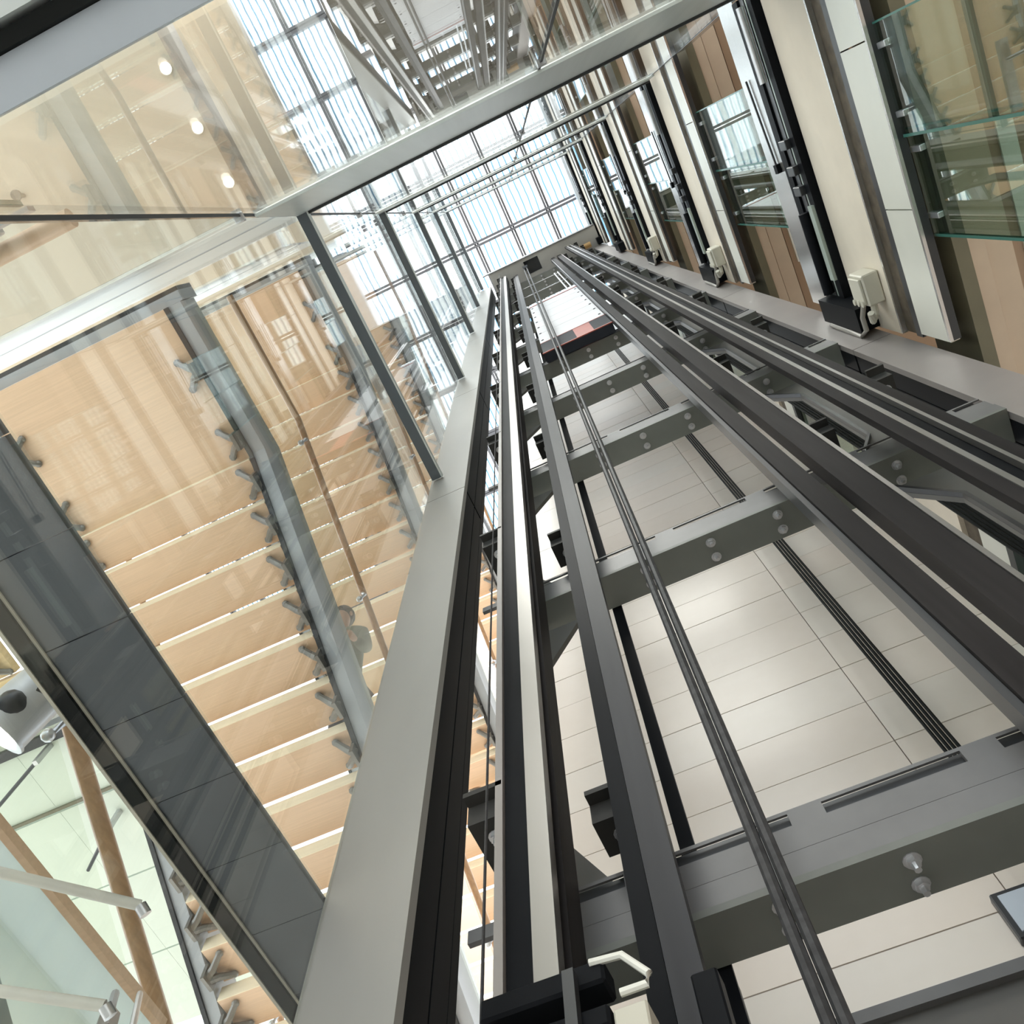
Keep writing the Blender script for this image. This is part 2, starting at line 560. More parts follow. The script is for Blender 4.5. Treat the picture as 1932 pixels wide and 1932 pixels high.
# ------------------------------------------------------------------ columns of the lift frame
for (a0, a1, s, lab, mm, bb) in ((-0.985, -0.757, 1, 'broad grey steel column at the left end of the crossbeams', M['column'], 1.172),
                                (1.345, 1.545, -1, 'warm grey steel column between the crossbeams and the lift doors', M['mauve'], 1.345)):
    col = thing('steel_column', ((a0 + a1) / 2, bb, -1.2), lab, 'column')
    hs = [-1.2, 4.3, 7.0, 10.2, 13.5, 17.05]
    for i in range(5):
        MB().box(a0, a1, bb, bb + 0.03, hs[i] + 0.003, hs[i + 1] - 0.003).build('front_flange', mm, col)
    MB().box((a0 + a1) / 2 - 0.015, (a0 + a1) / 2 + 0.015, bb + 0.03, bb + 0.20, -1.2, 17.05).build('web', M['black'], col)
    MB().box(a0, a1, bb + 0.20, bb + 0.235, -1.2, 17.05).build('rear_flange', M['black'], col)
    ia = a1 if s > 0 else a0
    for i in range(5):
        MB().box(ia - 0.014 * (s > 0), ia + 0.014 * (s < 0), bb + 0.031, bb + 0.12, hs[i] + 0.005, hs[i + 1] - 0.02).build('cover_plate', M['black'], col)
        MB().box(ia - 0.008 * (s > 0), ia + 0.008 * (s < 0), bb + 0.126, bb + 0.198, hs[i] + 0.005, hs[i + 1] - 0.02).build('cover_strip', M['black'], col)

# ------------------------------------------------------------------ crossbeams with bolts
BH = [1.275, 2.90, 4.48, 6.0, 7.52, 9.08, 10.64, 12.2, 13.76, 15.3, 16.7]
BL = ['crossbeam nearest the camera, its spaced slots showing along the top', 'second grey crossbeam up from the nearest',
      'third grey crossbeam up from the nearest, before the stone wall', 'fourth grey crossbeam up the lift frame',
      'fifth grey crossbeam up, just below the hazard striped counterweight', 'sixth grey crossbeam up, crossing behind the counterweight foot',
      'seventh grey crossbeam up, behind the white counterweight plates', 'eighth grey crossbeam up, above the counterweight top',
      'ninth grey crossbeam up the lift frame', 'tenth grey crossbeam up, second below the machine deck', 'topmost grey crossbeam just under the machine deck']
bb_ = MB()
bmesh.ops.create_cone(bb_.bm, cap_ends=True, segments=6, radius1=0.026, radius2=0.026, depth=0.02, matrix=Matrix.Translation((0, 0, -0.012)))
bmesh.ops.create_cone(bb_.bm, cap_ends=True, segments=12, radius1=0.034, radius2=0.034, depth=0.005, matrix=Matrix.Translation((0, 0, -0.002)))
bmesh.ops.create_cone(bb_.bm, cap_ends=True, segments=8, radius1=0.013, radius2=0.015, depth=0.03, matrix=Matrix.Translation((0, 0, -0.034)))
bolt_me = bb_.mesh('bolt', M['galv'], Vector())
BA = [-0.486, -0.30, -0.04, 0.22, 0.48, 0.93]
for k, z in enumerate(BH):
    x0, x1 = -0.60, 1.34
    cb = thing('crossbeam', (0.25, 1.39, z), 'grey steel ' + BL[k] if k == 0 else BL[k], 'crossbeam', 'crossbeams of the lift frame')
    MB().box(x0, x1, 1.33, 1.465, z, z + 0.018).build('bottom_flange', M['beam'], cb)
    MB().box(x0, x1, 1.331, 1.345, z + 0.019, z + 0.078).build('web_strip', M['beam_lip'], cb)
    MB().box(x0, x1, 1.336, 1.35, z + 0.084, z + 0.15).build('web_strip', M['beam_lip'], cb)
    MB().box(x0, x1, 1.362, 1.465, z + 0.15, z + 0.162).build('top_flange', M['beam'], cb)
    MB().box(x0, x1, 1.337, 1.343, z + 0.186, z + 0.196).build('top_lip', M['beam_lip'], cb)
    if k < 3:
        a = -0.70
        while a < 1.2:
            MB().box(a, a + 0.075, 1.336, 1.35, z + 0.15, z + 0.186).build('spacer', M['beam_lip'], cb)
            a += 0.372
        MB().box(x0, x1, 1.353, 1.36, z + 0.152, z + 0.195).build('inner_plate', M['dark'], cb)
    else:
        MB().box(x0, x1, 1.345, 1.36, z + 0.162, z + 0.19).build('inner_plate', M['dark'], cb)
    for a in BA:
        for b in (1.368, 1.43):
            put('bolt', bolt_me, cb, (a, b, z), (0, 0, random.uniform(0, 1)), (0.72, 0.72, 0.72))
    # chamfered web plates rising to the next beam
    if k < len(BH) - 1:
        zt = BH[k + 1] - 0.05
        zb = z + 0.2
        c = 0.17
        MB().prism([(-0.62, zb), (-0.335, zb), (-0.48, zb + c * 1.5), (-0.48, zt - c * 1.5), (-0.335, zt), (-0.62, zt)], 'b', 1.425, 1.445).build('web_plate', M['paint'], cb)
        MB().prism([(1.20, zb), (0.86, zb), (1.0, zb + c * 1.5), (1.0, zt - c * 1.5), (0.86, zt), (1.20, zt)], 'b', 1.425, 1.445).build('web_plate', M['paint'], cb)
        MB().prism([(0.86, zb), (0.875, zb), (1.015, zb + c * 1.5), (1.015, zt - c * 1.5), (0.875, zt), (0.86, zt), (1.0, zt - c * 1.5), (1.0, zb + c * 1.5)], 'b', 1.405, 1.424).build('edge_trim', M['dark'], cb)

# ------------------------------------------------------------------ guide rails
HT = 16.95


def bracket(par, a0, a1, b0, b1, z, d):
    """Z-shaped rail clip on an arm that reaches back to the crossbeam"""
    o = MB().box(a0, a1, b0, 1.33, z, z + 0.02).box(a0, a1, b0, b0 + 0.02, z + 0.02, z + 0.06).box(a0, a1, b0 - 0.03, b0 + 0.02, z + 0.06, z + 0.075).build('rail_bracket', M['clip'], par)
    mid = (a0 + a1) / 2
    for b in (b0 + 0.05, (b0 + 1.33) / 2 + 0.03):
        p = put('bolt', bolt_me, o, (mid, b, z), (0, 0, 0.3), (0.72, 0.72, 0.72))
    return o


BR = [z + 0.24 for z in BH]
g = thing('car_guide_rail', (-0.45, 1.05, -1.2), 'left car guide rail with bright machined blade beside the broad column', 'guide rail', 'lift guide rails')
MB().box(-0.447, -0.402, 1.09, 1.12, -1.2, HT).build('blade', M['rail'], g)
MB().box(-0.50, -0.449, 1.10, 1.20, -1.2, HT).build('rail_base', M['black'], g)
MB().box(-0.52, -0.502, 1.09, 1.18, -1.2, HT).build('side_strip', M['mauve'], g)
MB().box(-0.445, -0.395, 1.14, 1.22, -1.2, HT).build('back_flange', M['railbase'], g)
for z in BR:
    bracket(g, -0.60, -0.505, 1.12, 0, z, 1)
g = thing('car_guide_rail', (0.86, 1.05, -1.2), 'right car guide rail with a white lit edge beside the warm grey column', 'guide rail', 'lift guide rails')
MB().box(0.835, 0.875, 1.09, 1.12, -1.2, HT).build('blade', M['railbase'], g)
MB().box(0.875, 0.892, 1.085, 1.10, -1.2, HT).build('highlight_strip', M['rail'], g)  # brighter steel strip put in for the highlight along the rail
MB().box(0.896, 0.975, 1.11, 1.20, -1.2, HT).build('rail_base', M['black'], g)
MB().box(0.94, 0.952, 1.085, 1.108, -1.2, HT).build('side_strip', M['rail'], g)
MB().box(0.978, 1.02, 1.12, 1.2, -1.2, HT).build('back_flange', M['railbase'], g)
for z in BR:
    bracket(g, 1.022, 1.09, 1.13, 0, z, -1)
g = thing('counterweight_guide_rail', (-0.22, 1.2, -1.2), 'left counterweight rail, worn grey face, left of the hanging ropes', 'guide rail', 'lift guide rails')
MB().box(-0.245, -0.186, 1.17, 1.20, -1.2, HT).build('blade', M['railgrey'], g)
MB().box(-0.288, -0.248, 1.18, 1.24, -1.2, HT).build('rail_base', M['black'], g)
MB().box(-0.215, -0.178, 1.34 + 0.135, 1.34 + 0.15, -1.2, HT).build('back_flange', M['black'], g)
for z in BR:
    bracket(g, -0.35, -0.25, 1.23, 0, z, 1)
g = thing('counterweight_guide_rail', (0.56, 1.2, -1.2), 'right counterweight rail, dull grained steel, right of the hanging ropes', 'guide rail', 'lift guide rails')
MB().box(0.52, 0.585, 1.17, 1.20, -1.2, HT).build('blade', M['railbase'], g)
MB().box(0.50, 0.518, 1.18, 1.24, -1.2, HT).build('side_strip', M['dark'], g)
MB().box(0.605, 0.65, 1.475, 1.49, -1.2, HT).build('back_flange', M['black'], g)
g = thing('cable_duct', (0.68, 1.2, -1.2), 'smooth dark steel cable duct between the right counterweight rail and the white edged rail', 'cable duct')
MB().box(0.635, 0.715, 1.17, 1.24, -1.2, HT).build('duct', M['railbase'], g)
MB().box(0.716, 0.73, 1.165, 1.20, -1.2, HT).build('highlight_strip', M['rail'], g)  # highlight on the duct edge, made as a paler steel strip
for z in BR:
    bracket(g, 0.735, 0.83, 1.24, 0, z, -1)
for z in BR[:7]:
    MB().tube([(0.61, 1.25, z - 0.75 + 0.02 * i) for i in range(12)], 0.012, 6).build('spring', M['dark'], g)

# ropes and travelling cables
for i, (a, a2) in enumerate(((-0.0325, -0.036), (-0.010, 0.022))):
    rp = MB().tube([(a, 1.13, -1.2), (a, 1.13, 1.5), (a2, 1.13, 16.94)], 0.011, 8).build('suspension_rope', M['rope'], smooth=True)
    tag(rp, ('left', 'right')[i] + ' strand of the pair of steel ropes hanging between the counterweight rails', 'rope', 'suspension ropes')
for i, (a, b, lab) in enumerate(((0.72, 2.36, 'flat black ribbed cable hanging in front of the stone wall'), (1.39, 2.06, 'flat black ribbed cable hanging before the cream and white lobby fascia'))):
    tcab = MB()
    w = 0.05 if i == 0 else 0.056
    for j in range(4):
        tcab.tube([(a + w * (j / 3 - 0.5), b, -1.1), (a + w * (j / 3 - 0.5), b, 17.1)], w / 7.0, 6)
    tag(tcab.build('travelling_cable', M['rubber'], smooth=True), lab, 'cable', 'flat travelling cables')
gr = MB().tube([(-0.505, 1.02, -1.1), (-0.505, 1.02, 17.0)], 0.003, 5).build('governor_rope', M['rope'])
tag(gr, 'thin governor rope beside the left car guide rail', 'rope')

# ------------------------------------------------------------------ counterweight
cw = thing('counterweight', (0.19, 1.26, 7.4), 'white plated counterweight with a red and black hazard strip along its foot', 'counterweight')
seams = [7.98, 8.62, 9.05, 9.5, 10.1, 10.6, 11.1]
for i in range(6):
    MB().box(-0.155, 0.494, 1.215, 1.30, seams[i] + 0.004, seams[i + 1] - 0.004).build('weight_plate', M['cwwhite'], cw)
hole = MB()
bmesh.ops.create_cone(hole.bm, cap_ends=True, segments=8, radius1=0.016, radius2=0.016, depth=0.008, matrix=Matrix.Rotation(math.pi / 2, 4, 'X'))
hole_me = hole.mesh('bolt', M['hazblack'], Vector())
for i in range(7):
    put('bolt', hole_me, cw, (-0.125, 1.213, 8.15 + 0.46 * i))
    put('bolt', hole_me, cw, (0.462, 1.213, 8.15 + 0.46 * i))
for i in range(4):
    MB().box(-0.155 + 0.1622 * i, -0.155 + 0.1622 * (i + 1), 1.212, 1.30, 7.42, 7.965).build('hazard_block', M['red'] if i == 2 else M['hazblack'], cw)
MB().box(-0.16, 0.497, 1.21, 1.22, 7.965, 7.985).build('red_trim', M['red'], cw)
MB().box(-0.16, 0.497, 1.208, 1.216, 7.40, 7.425).build('red_trim', M['red'], cw)
MB().box(-0.155, 0.494, 1.217, 1.30, 7.40, 7.419).build('foot_plate', M['hazblack'], cw)
MB().box(-0.16, 0.497, 1.21, 1.22, 11.10, 11.15).build('red_trim', M['red'], cw)
MB().box(-0.17, 0.497, 1.22, 1.30, 11.16, 11.4).build('crosshead', M['galv'], cw)
for a in (0.40, 0.46):
    MB().tube([(a, 1.25, 11.4), (a, 1.25, 14.6)], 0.012, 6).build('hitch_rod', M['galv'], cw)

# ------------------------------------------------------------------ machine deck at the top of the shaft
md = thing('machine_deck', (0.35, 1.15, 17.1), 'grey machine deck spanning the top of the shaft under the skylight', 'machine deck')
MB().box(-0.70, 0.0, 0.96, 1.5, 17.1, 17.45).build('deck_plate', M['column'], md)
MB().box(0.0, 0.30, 0.96, 1.02, 17.1, 17.45).build('deck_plate', M['column'], md)
MB().box(0.0, 0.30, 1.28, 1.5, 17.1, 17.45).build('deck_plate', M['column'], md)
MB().box(0.30, 1.52, 0.96, 1.5, 17.1, 17.45).build('deck_plate', M['column'], md)
MB().box(0.0, 0.30, 1.02, 1.28, 17.2, 17.4).build('hatch_cover', M['dark'], md)
MB().box(-0.83, 1.52, 0.94, 0.958, 17.08, 17.5).build('front_lip', M['beam_lip'], md)
mo = thing('hoist_motor', (0.9, 1.15, 16.9), 'amber painted hoist motor hung under the machine deck', 'motor')
MB().tube([(1.10, 1.25, 17.0), (1.32, 1.25, 17.0)], 0.055, 14).build('drum', M['amber'], mo, smooth=True)
MB().box(1.16, 1.26, 1.22, 1.28, 17.05, 17.098).build('mount', M['dark'], mo)
sh = thing('deflector_sheave', (-0.02, 1.13, 16.9), 'small dark sheave at the head of the rope pair', 'pulley')
MB().tube([(-0.05, 1.13, 17.0), (0.05, 1.13, 17.0)], 0.05, 16).build('wheel', M['dark'], sh, smooth=True)
MB().box(-0.06, -0.005, 1.12, 1.14, 17.0, 17.095).build('hanger', M['galv'], sh)

# ------------------------------------------------------------------ lift doors on the right wall
LV = ['nearest', 'second', 'third', 'fourth', 'topmost']
BE = 1.30


def door(k):
    z = 3.12 * k
    d = thing('door_%d' % (k + 1), (XR, 0.4, 3.67 + z), '%s landing lift door with glass leaf, white fascia and black operator' % LV[k], 'lift door', kind='structure')
    x = XR
    # fascia bands running along the landing
    for b0, b1 in ((-0.5, 0.02), (0.026, 0.70), (0.706, BE)):
        MB().box(x, x + 0.04, b0, b1, 3.68 + z, 3.955 + z).build('fascia_panel', M['fascia'], d)
    MB().box(x - 0.008, x + 0.006, -0.5, BE - 0.01, 3.664 + z, 3.68 + z).build('edge_trim', M['inox'], d)
    MB().box(x + 0.0065, x + 0.04, -0.5, BE - 0.01, 3.664 + z, 3.679 + z).build('edge_trim', M['dark'], d)
    MB().box(x + 0.005, x + 0.04, -0.5, BE + 0.02, 3.96 + z, 4.02 + z).build('channel_lip', M['dark'], d)
    MB().box(x + 0.02, x + 0.06, -0.5, BE + 0.02, 4.02 + z, 4.15 + z).build('channel', M['brown'], d)
    MB().box(x - 0.004, x + 0.02, -0.5, BE + 0.02, 4.15 + z, 4.165 + z).build('channel_lip', M['inox'], d)
    MB().box(x, x + 0.05, -0.5, BE + 0.03, 4.165 + z, 4.45 + z).build('header_panel', M['cream'], d)
    MB().box(x + 0.012, x + 0.05, -0.5, 1.18, 4.45 + z, 4.72 + z).build('header_panel', M['cream'], d)
    # operator
    op = MB().box(x - 0.03, x + 0.04, -0.42, 1.2, 4.73 + z, 4.80 + z).build('door_operator', M['black'], d)
    MB().tube([(x - 0.045, -0.38, 4.87 + z), (x - 0.045, 0.0, 4.87 + z)], 0.02, 10).build('silver_tube', M['galv'], op, smooth=True)
    MB().tube([(x - 0.045, 0.7, 4.90 + z), (x - 0.045, 1.17, 4.90 + z)], 0.03, 12).build('black_tube', M['black'], op, smooth=True)
    MB().box(x - 0.02, x + 0.04, -0.42, 1.2, 4.815 + z, 4.85 + z).build('hanger_track', M['greenplate'], op)
    MB().box(x - 0.02, x + 0.04, -0.42, 1.2, 4.87 + z, 4.93 + z).build('hanger_track', M['dark'], op)
    MB().box(x - 0.03, x + 0.04, -0.42, 1.2, 4.945 + z, 5.03 + z).build('hanger_track', M['black'], op)
    MB().box(x - 0.048, x - 0.031, 0.66, 1.08, 4.74 + z, 4.80 + z).build('cover_plate', M['greenplate'], op)
    for b in (0.30, 0.44, 0.55):
        MB().box(x - 0.06, x - 0.02, b, b + 0.05, 4.80 + z, 4.90 + z).build('hanger_roller', M['dark'], op, bevel=0.004)
    MB().box(x - 0.10, x + 0.03, 1.19, BE + 0.02, 4.42 + z, 4.95 + z).build('motor_box', M['black'], op)
    # sill face
    MB().box(x - 0.02, x + 0.05, -0.45, BE - 0.02, 5.05 + z, 5.33 + z).build('sill_apron', M['inox'], d)
    lk = MB().box(x - 0.045, x - 0.022, 0.42, 0.47, 5.11 + z, 5.16 + z).build('door_lock', M['black'], d)
    MB().tube([(x - 0.03, -0.05, 5.2 + z), (x - 0.03, 0.43, 5.15 + z)], 0.006, 6).build('lock_rod', M['dark'], lk)
    # door leaves below the fascia
    for (b0, b1, da) in ((-0.02, 0.405, 0.03), (0.395, 0.83, 0.055)):
        gl_ = MB().box(x + da, x + da + 0.012, b0, b1, 2.20 + z, 3.69 + z).build('glass_leaf', M['doorglass'], d)
        MB().box(x + da - 0.001, x + da + 0.013, b1, b1 + 0.012, 2.20 + z, 3.69 + z).build('glass_edge', M['glassedge'], gl_)
        MB().box(x + da - 0.001, x + da + 0.013, b0 - 0.008, b0, 2.20 + z, 3.69 + z).build('glass_edge', M['glassedge'], gl_)
        for b in (b0 + 0.08, b1 - 0.08):
            MB().box(x + da - 0.006, x + da + 0.018, b - 0.012, b + 0.012, 3.60 + z, 3.69 + z).build('leaf_hanger', M['galv'], gl_, bevel=0.003)
    MB().box(x + 0.03, x + 0.10, -0.5, -0.44, 2.20 + z, 3.66 + z).build('jamb', M['inox'], d)


for k in range(5):
    door(k)

# continuation of the landing fascias behind the column
wr = thing('wall_right', (XR, 2.0, -1.2), kind='structure')
for k in range(-1, 5):
    z = 3.12 * k
    for b0, b1 in ((1.62, 2.07), (2.075, 2.595)):
        MB().box(XR, XR + 0.04, b0, b1, 3.68 + z, 3.955 + z).build('fascia_panel', M['fascia'], wr)
    MB().box(XR - 0.012, XR + 0.03, 1.62, 2.595, 3.62 + z, 3.68 + z).build('edge_trim', M['dark'], wr)
    MB().box(XR + 0.02, XR + 0.06, 1.62, 2.595, 3.96 + z, 4.15 + z).build('channel', M['brown'], wr)
    MB().box(XR, XR + 0.05, 1.62, 2.595, 4.165 + z, 4.45 + z).build('header_panel', M['cream'], wr)
    MB().box(XR + 0.012, XR + 0.05, 1.62, 2.595, 4.455 + z, 4.76 + z).build('header_panel', M['cream'], wr)
    MB().box(XR - 0.02, XR + 0.04, 1.62, 2.595, 4.77 + z, 5.0 + z).build('operator_cover', M['dark'], wr)
    MB().box(XR - 0.022, XR - 0.019, 1.62, 2.595, 4.83 + z, 4.87 + z).build('operator_track', M['greenplate'], wr)
    MB().box(XR + 0.02, XR + 0.05, 1.62, 2.595, 5.02 + z, 6.75 + z - 3.12 + 3.12 if k < 0 else 6.74 + z).build('glass_panel', M['doorglass'], wr)

# lobby floors beyond the lift doors
for k in range(0, 5):
    z = 3.12 * k
    lo = thing('ceiling', (3.6, 0.5, 3.7 + z), kind='structure')
    MB().box(XR + 0.11, XR + 0.17, -6, 7.0, 3.68 + z, 4.1 + z).build('soffit_trim', M['olive'], lo)
    MB().box(XR + 0.17, XR + 0.24, -6, 7.0, 3.69 + z, 4.1 + z).build('soffit_trim', M['lobbypale'], lo)
    MB().box(XR + 0.245, XR + 0.35, -6, 7.0, 3.70 + z, 4.1 + z).build('soffit_trim', M['lobbypale'], lo)
    MB().box(XR + 0.36, 5.2, -6, 7.0, 3.72 + z, 4.1 + z).build('soffit', M['lobby'], lo)
    for i in range(3):
        MB().box(1.95 + 0.55 * i, 2.02 + 0.55 * i, 0.5 + 0.4 * i, 1.3 + 0.4 * i, 3.71 + z, 3.735 + z).build('recessed_light', M['white'], lo)

tag(MB().box(5.25, 5.4, -6, 7.0, -1.2, 19.5).build('wall_light_block', M['lobbypale']), kind='structure')  # wall added to keep sky light out of the lobby

# junction boxes with looping grey cable on the header panels
for k in range(3):
    z = 3.12 * k
    jb = thing('junction_box', (XR, 1.08, 4.22 + z), ('ivory junction box at the foot of the nearest cream header panel', 'ivory junction box on the second landing header', 'small ivory junction box on the third landing header')[k], 'junction box', 'junction boxes by the door operators')
    MB().box(XR - 0.085, XR - 0.002, 1.00, 1.16, 4.24 + z, 4.40 + z).build('case', M['boxgrey'], jb, bevel=0.008)
    MB().box(XR - 0.10, XR - 0.086, 1.015, 1.145, 4.255 + z, 4.385 + z).build('lid', M['boxgrey'], jb, bevel=0.004)
    for hh in (4.27, 4.32, 4.37):
        MB().tube([(XR - 0.108, 1.14, hh + z), (XR - 0.098, 1.14, hh + z)], 0.016, 10).build('knockout', M['boxgrey'], jb)
    MB().tube([(XR - 0.05, 1.16, 4.28 + z), (XR - 0.06, 1.22, 4.27 + z), (XR - 0.09, 1.23, 4.235 + z), (XR - 0.1, 1.18, 4.21 + z)], 0.017, 8).build('elbow', M['boxgrey'], jb, smooth=True)
    cbl = MB().tube([(XR - 0.07, 1.165, 4.36 + z), (XR - 0.09, 1.23, 4.37 + z), (XR - 0.1, 1.29, 4.34 + z), (XR - 0.1, 1.335, 4.42 + z), (XR - 0.1, 1.335, 4.62 + z), (XR - 0.1, 1.33, 4.85 + z)], 0.013, 8).build('power_cable', M['cable'], smooth=True)
    tag(cbl, ('grey cable looping from the nearest junction box to the column', 'grey cable looping from the second landing junction box', 'grey cable looping from the third landing junction box')[k], 'cable', 'cables of the junction boxes')

# ------------------------------------------------------------------ staircases on the left
G, RI = 0.2325, 0.120
LZ = L[1] - 0.075
B0 = 0.595
tb = MB().box(-2.99, -1.815, 0.0, G - 0.004, 0, 0.036).mesh('tread', M['wood'], W(0, 0, 0))
eb = MB().box(-2.99, -1.815, -0.006, -0.0005, -0.001, 0.084).mesh('tread_edge', M['woodedge'], W(0, 0, 0))


def ybracket():
    m = MB()
    # built for the right stringer at a = 0 pointing to -a, tread underside at h = 0
    m.box(-0.02, 0.0, -0.05, 0.05, -0.11, -0.02)
    for sgn in (-1, 1):
        m.tube([(-0.005, 0.012 * sgn, -0.075), (-0.045, 0.03 * sgn, -0.05), (-0.10, 0.078 * sgn, -0.014)], 0.024, 8, 0.017)
        m.ball((-0.10, 0.078 * sgn, -0.014), 0.022, 8, 6, (1, 1, 0.7))
    return m.mesh('tread_bracket', M['cast'], W(0, 0, 0), True)


yb = ybracket()


def stair(z, NT, label):
    LZ = z - 0.075
    ST = thing('staircase', (-2.4, 0.6, z - 3.12), label, 'staircase', 'maple stair flights')
    MB().box(-3.0, -1.81, -0.3, B0 - 0.004, LZ, LZ + 0.05).build('landing_panel', M['wood'], ST)
    for i in range(NT):
        b = B0 + G * i
        hh = LZ - RI * (i + 0.35)
        t = put('tread', tb, ST, (0, b, hh))
        o = bpy.data.objects.new('tread_edge', eb)
        COL.objects.link(o)
        o.parent = t
        put('tread_bracket', yb, ST, (-1.80, b + G / 2, hh))
        put('tread_bracket', yb, ST, (-3.0, b + G / 2, hh), (0, 0, math.pi))
    for b in (0.05, 0.47):
        put('tread_bracket', yb, ST, (-1.80, b, LZ))
        put('tread_bracket', yb, ST, (-3.0, b, LZ), (0, 0, math.pi))
    be = B0 + G * NT
    hb_ = LZ - RI * NT
    for a0, a1 in ((-1.80, -1.715), (-3.085, -3.0)):
        MB().prism([(-0.3, LZ - 0.01), (B0 - 0.02, LZ - 0.01), (be, hb_ - 0.05), (be, hb_ + 0.19), (B0 + 0.04, LZ + 0.2), (-0.3, LZ + 0.2)], 'a', a0, a1).build('stringer', M['stringer'], ST)
        MB().prism([(-0.3, LZ - 0.025), (B0 - 0.02, LZ - 0.025), (be, hb_ - 0.065), (be, hb_ - 0.052), (B0 - 0.02, LZ - 0.012), (-0.3, LZ - 0.012)], 'a', a0 - 0.012 if a0 < -2 else a0 - 0.012, a0 + 0.014).build('stringer_edge', M['dark'], ST)
    RH = 0.70
    for a, nm in ((-1.70, 0), (-3.10, 1)):
        gl_ = MB().prism([(-0.25, LZ + 0.1), (B0, LZ + 0.1), (be, hb_ + 0.1), (be, hb_ + RH - 0.08), (B0, LZ + RH - 0.08), (-0.25, LZ + RH - 0.08)], 'a', a, a + 0.01).build('balustrade_glass', M['balglass'], ST)
        MB().tube([(a + 0.005, -0.25, LZ + RH), (a + 0.005, B0, LZ + RH), (a + 0.005, be, hb_ + RH)], 0.021 if z > 2 else 0.025, 12).build('handrail', M['handrail'], ST, smooth=True)
        for i in range(0, NT, 4):
            b = B0 + G * (i + 0.5)
            hh = LZ - RI * (i + 0.5) + RH
            c = MB().tube([(a, b, hh - 0.1), (a + 0.03, b, hh - 0.06), (a + 0.005, b, hh - 0.015)], 0.010, 8).ball((a, b, hh - 0.1), 0.02, 8, 6)
            c.build('rail_clamp', M['galv'], ST, smooth=True)
    return ST


stair(L[0], 19, 'bottom maple stair flight, only its thick oak handrail and glass in view at lower left')
ST = stair(L[1], 25, 'lowest full maple stair flight with grey stringers, its treads filling the left')
SL = ['second maple stair flight up, seen past the lowest flight', 'topmost maple stair flight, nearest the skylight']
for k in range(1, 3):
    c = copy_tree(ST)
    c.location = ST.location + Vector((0, 0, 3.12 * S * k))
    c['label'] = SL[k - 1]

# timber bridge planks behind the lowest flight at far left
br = thing('timber_bridge', (-3.9, 1.0, 4.57), 'yellow maple plank bridge with bracket feet at the far left edge', 'bridge')
for i in range(6):
    w = 0.288
    MB().box(-4.9 + 0.02 * i, -3.72 - 0.018 * (5 - i), -0.28 + w * i, -0.28 + w * (i + 1) - 0.012, 4.575 - 0.02 * i, 4.63 - 0.02 * i).build('plank', M['woodyel'], br)
MB().box(-5.0, -4.9, -0.28, 1.45, 4.46, 4.66).build('edge_beam', M['stringer'], br)
for b in (1.05, 1.4):
    put('tread_bracket', yb, br, (-3.86, b, 4.50), (0, 0, math.pi))

# ------------------------------------------------------------------ balustrade on the nearest slab, outside the corner
bal = thing('balustrade', (-2.0, -0.54, L[0] + 0.2), 'oak topped glass balustrade running left from the shaft corner', 'balustrade')
MB().box(-3.6, -1.25, -0.60, -0.588, L[0] + 0.2, 2.60).build('glass_panel', M['balglass'], bal)
MB().box(-1.25, -1.238, -0.602, -0.586, L[0] + 0.2, 2.60).build('glass_edge', M['glassedge'], bal)
MB().box(-3.6, -1.27, -0.60, -0.585, 2.68, 2.72).build('rail_strap', M['galv'], bal)
MB().tube([(-3.6, -0.54, 2.80), (-1.22, -0.54, 2.80)], 0.030, 14).build('handrail', M['wood'], bal, smooth=True)
for a in (-1.45, -2.3):
    MB().box(a - 0.03, a + 0.03, -0.62, -0.58, 2.58, 2.78).build('rail_clamp', M['galv'], bal, bevel=0.006)

# ------------------------------------------------------------------ spotlights, lamp glints, sprinkler
def spot(at, aim, r, ln, label, body):
    a, b, h = at
    d = Vector(aim).normalized()
    s = thing('spotlight', at, label, 'spotlight', 'spotlights hung beside the shaft')
    p = Vector(at)
    q = p - d * ln
    MB().tube([tuple(q), tuple(p)], r, 20, r * 1.12).build('head', body, s, smooth=True)
    f = p + d * 0.004
    MB().tube([tuple(p), tuple(f + d * 0.004)], r * 1.2, 20).build('rim', M['lampbody'], s, smooth=True)
    MB().tube([tuple(f + d * 0.005), tuple(f + d * 0.010)], r * 0.8, 18).build('lens', M['lamp'], s)
    e = q - d * ln * 0.5
    MB().tube([tuple(q), tuple(e)], r * 0.6, 14).build('driver', M['dark'], s, smooth=True)
    return s, q, e


s, q, e = spot((-1.545, 0.545, 1.705), (-0.42, 0.10, -0.62), 0.063, 0.185, 'big pale spotlight with a looping black lead close outside the left glass', M['lampbody'])
MB().tube([(-1.302, 0.465, 1.716), (-1.349, 0.478, 1.728), (-1.349, 0.470, 1.688), (-1.349, 0.479, 1.646), (-1.349, 0.498, 1.660), (-1.330, 0.512, 1.693), (-1.302, 0.512, 1.748)], 0.006, 8).build('lead', M['rubber'], s, smooth=True)
MB().box(-1.64, -1.30, 0.614, 0.628, 1.823, 1.846).build('arm', M['lampbody'], s)
MB().ball((-1.488, 0.507, 1.721), 0.035, 12, 8).build('knuckle', M['dark'], s, smooth=True)
s, q, e = spot((-2.35, 0.80, 8.9), (-0.6, 0.2, -0.8), 0.11, 0.25, 'round spotlight high by the second stair flight', M['lampbody'])
MB().box(-2.05, -1.95, 0.6, 1.3, 9.35, 9.4).build('arm', M['galv'], s)
MB().tube([(-2.2, 0.77, 9.1), (-2.0, 0.8, 9.37)], 0.02, 8).build('stem', M['galv'], s)
dl = MB()
